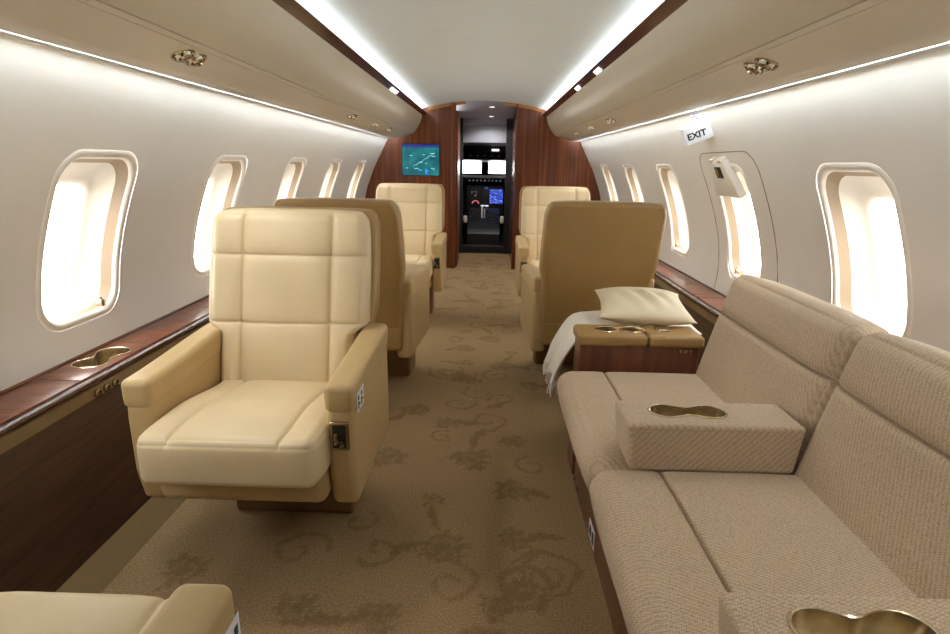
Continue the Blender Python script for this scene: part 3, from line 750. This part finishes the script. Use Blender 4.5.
for a, b2 in yspl:
    def wback(p):
        q = Vector((.738, 0, .45))+u*p.z+nb*p.x; return (q.x, p.y, q.z)
    sp('back_cushion', (0, a+.004, -.10), (.13, b2-.004, .372), .04, seams=[(2, .232, 0, -1, 1.1)], puff=.012, step=.025, depth=.013, w=.0028, soft=.2, warp=wback)
sp('sofa_base', (.345, -.14, .0), (.86, 1.86, .24), .006, 'wood_console', step=.3)
for a, b2, nm in ((1.192, 1.338, 'armrest'), (.525, .672, 'armrest')):
    def warm(p): return (p.x+.012*(p.z-.45)/.1*(1 if p.x > .5 else -1), p.y, p.z)
    ar = sp(nm, (.35, a, .445), (.737, b2, .567), .012, step=.03, warp=warm, seams=[(2, .553, 1, -1, .3), (2, .553, 0, -1, .3)], w=.002, depth=.002)
    yc = (a+b2)/2+.005; xc = .50
    ch = cup_holder('cup_holder', xc-SX, yc-SY, .567, 0, so, cutobj=ar)
    ch.parent = ar
st = MB().box(.3425-SX, .3438-SX, 1.45-SY, 1.535-SY, .022, .082, .0003).build('placard', 'white', so); st['label'] = 'white placard with dark pictograms'
ik = MB().prism([(1.46-SY, .032), (1.482-SY, .032), (1.486-SY, .068), (1.465-SY, .073)], .3415-SX, .3426-SX, 'x').prism([(1.495-SY, .036), (1.525-SY, .040), (1.518-SY, .070), (1.50-SY, .064)], .3415-SX, .3426-SX, 'x')
ik.build('placard_pictogram', 'ink', so, False)
for y in (1.77, 1.84): MB().lathe([(.008, 0), (.008, .004), (.004, .006)], (.345-SX, y-SY, .035), (-1, 0, 0), 12).build('base_stud', 'chrome', so)

# side console at sofa's end
co = thing('side_console', 'dark red wooden console with padded tan top and double cup holder at the sofa end', 'console', (.545, 1.975, 0))
pobj('console_body', 'wood_console', co, (-.20, -.065, 0), (.225, .07, .532), .012, step=.2)
def wco(p): return (p.x, p.y, p.z)
ct = pobj('console_top', 'leather_shell', co, (-.21, -.078, .525), (.035, .075, .567), .014, step=.03, warp=wco)
pobj('console_lid', 'leather_shell', co, (.038, -.078, .525), (.235, .075, .567), .014, step=.03)
cup_holder('cup_holder', -.05, .0, .567, 0, co, a=.060, cutobj=ct)
MB().box(.08, .13, -.01, .03, .566, .573, .003).build('lid_latch', 'chrome', co)
for k in range(3): MB().box(.150+.018*k, .162+.018*k, -.069, -.064, .505, .517, .001).build('button', 'bronze', co)

# ottoman under throw -----------------------------------------------------
ot = thing('ottoman', 'low leather ottoman hidden under the white throw beyond the console', 'ottoman', (.56, 2.22, 0))
pobj('ottoman_base', 'leather_shell', ot, (-.10, -.15, 0), (.24, .15, .36), .03, step=.1)
pobj('ottoman_cushion', 'leather', ot, (-.155, -.16, .30), (.26, .18, .52), .04, step=.05)
def throw():
    nu, nv = 70, 46; V = []
    x0, xe, zt = .86, .275, .532
    prof = [(.83, .532), (.60, .534), (.46, .534), (.415, .532), (.385, .520), (.362, .498), (.340, .462), (.318, .42), (.300, .38), (.290, .34), (.284, .315)]
    cum = [0]
    for p, q in zip(prof[:-1], prof[1:]): cum.append(cum[-1]+math.dist(p, q))
    for i in range(nu):
        s_ = i/(nu-1)*cum[-1]
        for j in range(nv):
            v_ = j/(nv-1); y = 2.065+v_*.30
            x = float(np.interp(s_, cum, [p[0] for p in prof])); z = float(np.interp(s_, cum, [p[1] for p in prof]))
            drop = max(0, .532-z)
            y += drop*(-.02+.1*v_)
            x -= drop*.06*math.sin(v_*17+1.3)+drop*.04*math.sin(v_*33)
            z += .003*math.sin(x*31+y*23)*(1 if drop < .02 else .3)
            V.append((x, y, z))
    F = [(i*nv+j, i*nv+j+1, (i+1)*nv+j+1, (i+1)*nv+j) for i in range(nu-1) for j in range(nv-1)]
    o = link('throw_blanket', V, F, 'throw', None, True)
    md = o.modifiers.new('th', 'SOLIDIFY'); md.thickness = .006; md.offset = 0
    tag(o, 'white fringed throw draped over the ottoman and hanging into the aisle', 'blanket')
    fr = MB(); last = V[(nu-1)*nv:]
    for j in range(0, nv):
        p = Vector(last[j]); q = p+Vector((random.uniform(-.010, .006), random.uniform(-.006, .006), -.045-random.uniform(0, .012)))
        fr.tube([p+Vector((0, 0, .004)), (p+q)/2+Vector((random.uniform(-.004, .004), 0, 0)), q], .0028, 5)
    f = fr.build('fringe', 'throw', o)
throw()
def pillow():
    n = 40; V = []; F = []
    hx, hy, th = .178, .20, .052
    for side in (1, -1):
        b0 = len(V)
        for i in range(n+1):
            for j in range(n+1):
                u_, v_ = i/n*2-1, j/n*2-1
                pin = 1-.10*(1-abs(u_)**2.2)*abs(v_)**2-.0; pin2 = 1-.10*(1-abs(v_)**2.2)*abs(u_)**2
                x = hx*u_*pin2; y = hy*v_*pin
                h = th*((1-abs(u_)**2.6)*(1-abs(v_)**2.6))**.55
                h += .0025*math.sin(u_*14+v_*5)*(1-abs(u_))*(1-abs(v_))**.5*3*(v_ < .2)
                V.append((x, y, side*h))
        for i in range(n):
            for j in range(n):
                q = [b0+i*(n+1)+j, b0+(i+1)*(n+1)+j, b0+(i+1)*(n+1)+j+1, b0+i*(n+1)+j+1]; F.append(q if side > 0 else q[::-1])
    o = link('pillow', V, F, 'pillow')
    o.location = (.628, 2.20, .607); o.rotation_euler = (math.radians(3), math.radians(0), math.radians(-8))
    tag(o, 'cream satin pillow lying on the throw behind the console', 'pillow')
pillow()

# ------------------------------------------------------------------ light, world, camera
w = bpy.data.worlds.new('World'); bpy.context.scene.world = w; w.use_nodes = True
bg = w.node_tree.nodes['Background']; bg.inputs['Color'].default_value = (1, .985, .96, 1); bg.inputs['Strength'].default_value = 8.5
cam = bpy.data.cameras.new('camera'); co_ = bpy.data.objects.new('camera', cam); C.objects.link(co_)
cam.sensor_width = 36; cam.lens = 560/950*36; cam.clip_start = .05
co_.location = (0, 0, 1.14); co_.rotation_euler = (Matrix.Rotation(math.radians(1.021), 3, 'Z') @ Matrix.Rotation(PI/2-math.radians(15.205), 3, 'X') @ Matrix.Rotation(math.radians(1.0), 3, 'Z')).to_euler()
sc = bpy.context.scene; sc.camera = co_
sc.view_settings.view_transform = 'Standard'; sc.view_settings.look = 'None'; sc.view_settings.gamma = 1; sc.view_settings.use_curve_mapping = False
sc.view_settings.exposure = .5
sc.cycles.max_bounces = 10; sc.cycles.diffuse_bounces = 6; sc.cycles.use_denoising = True
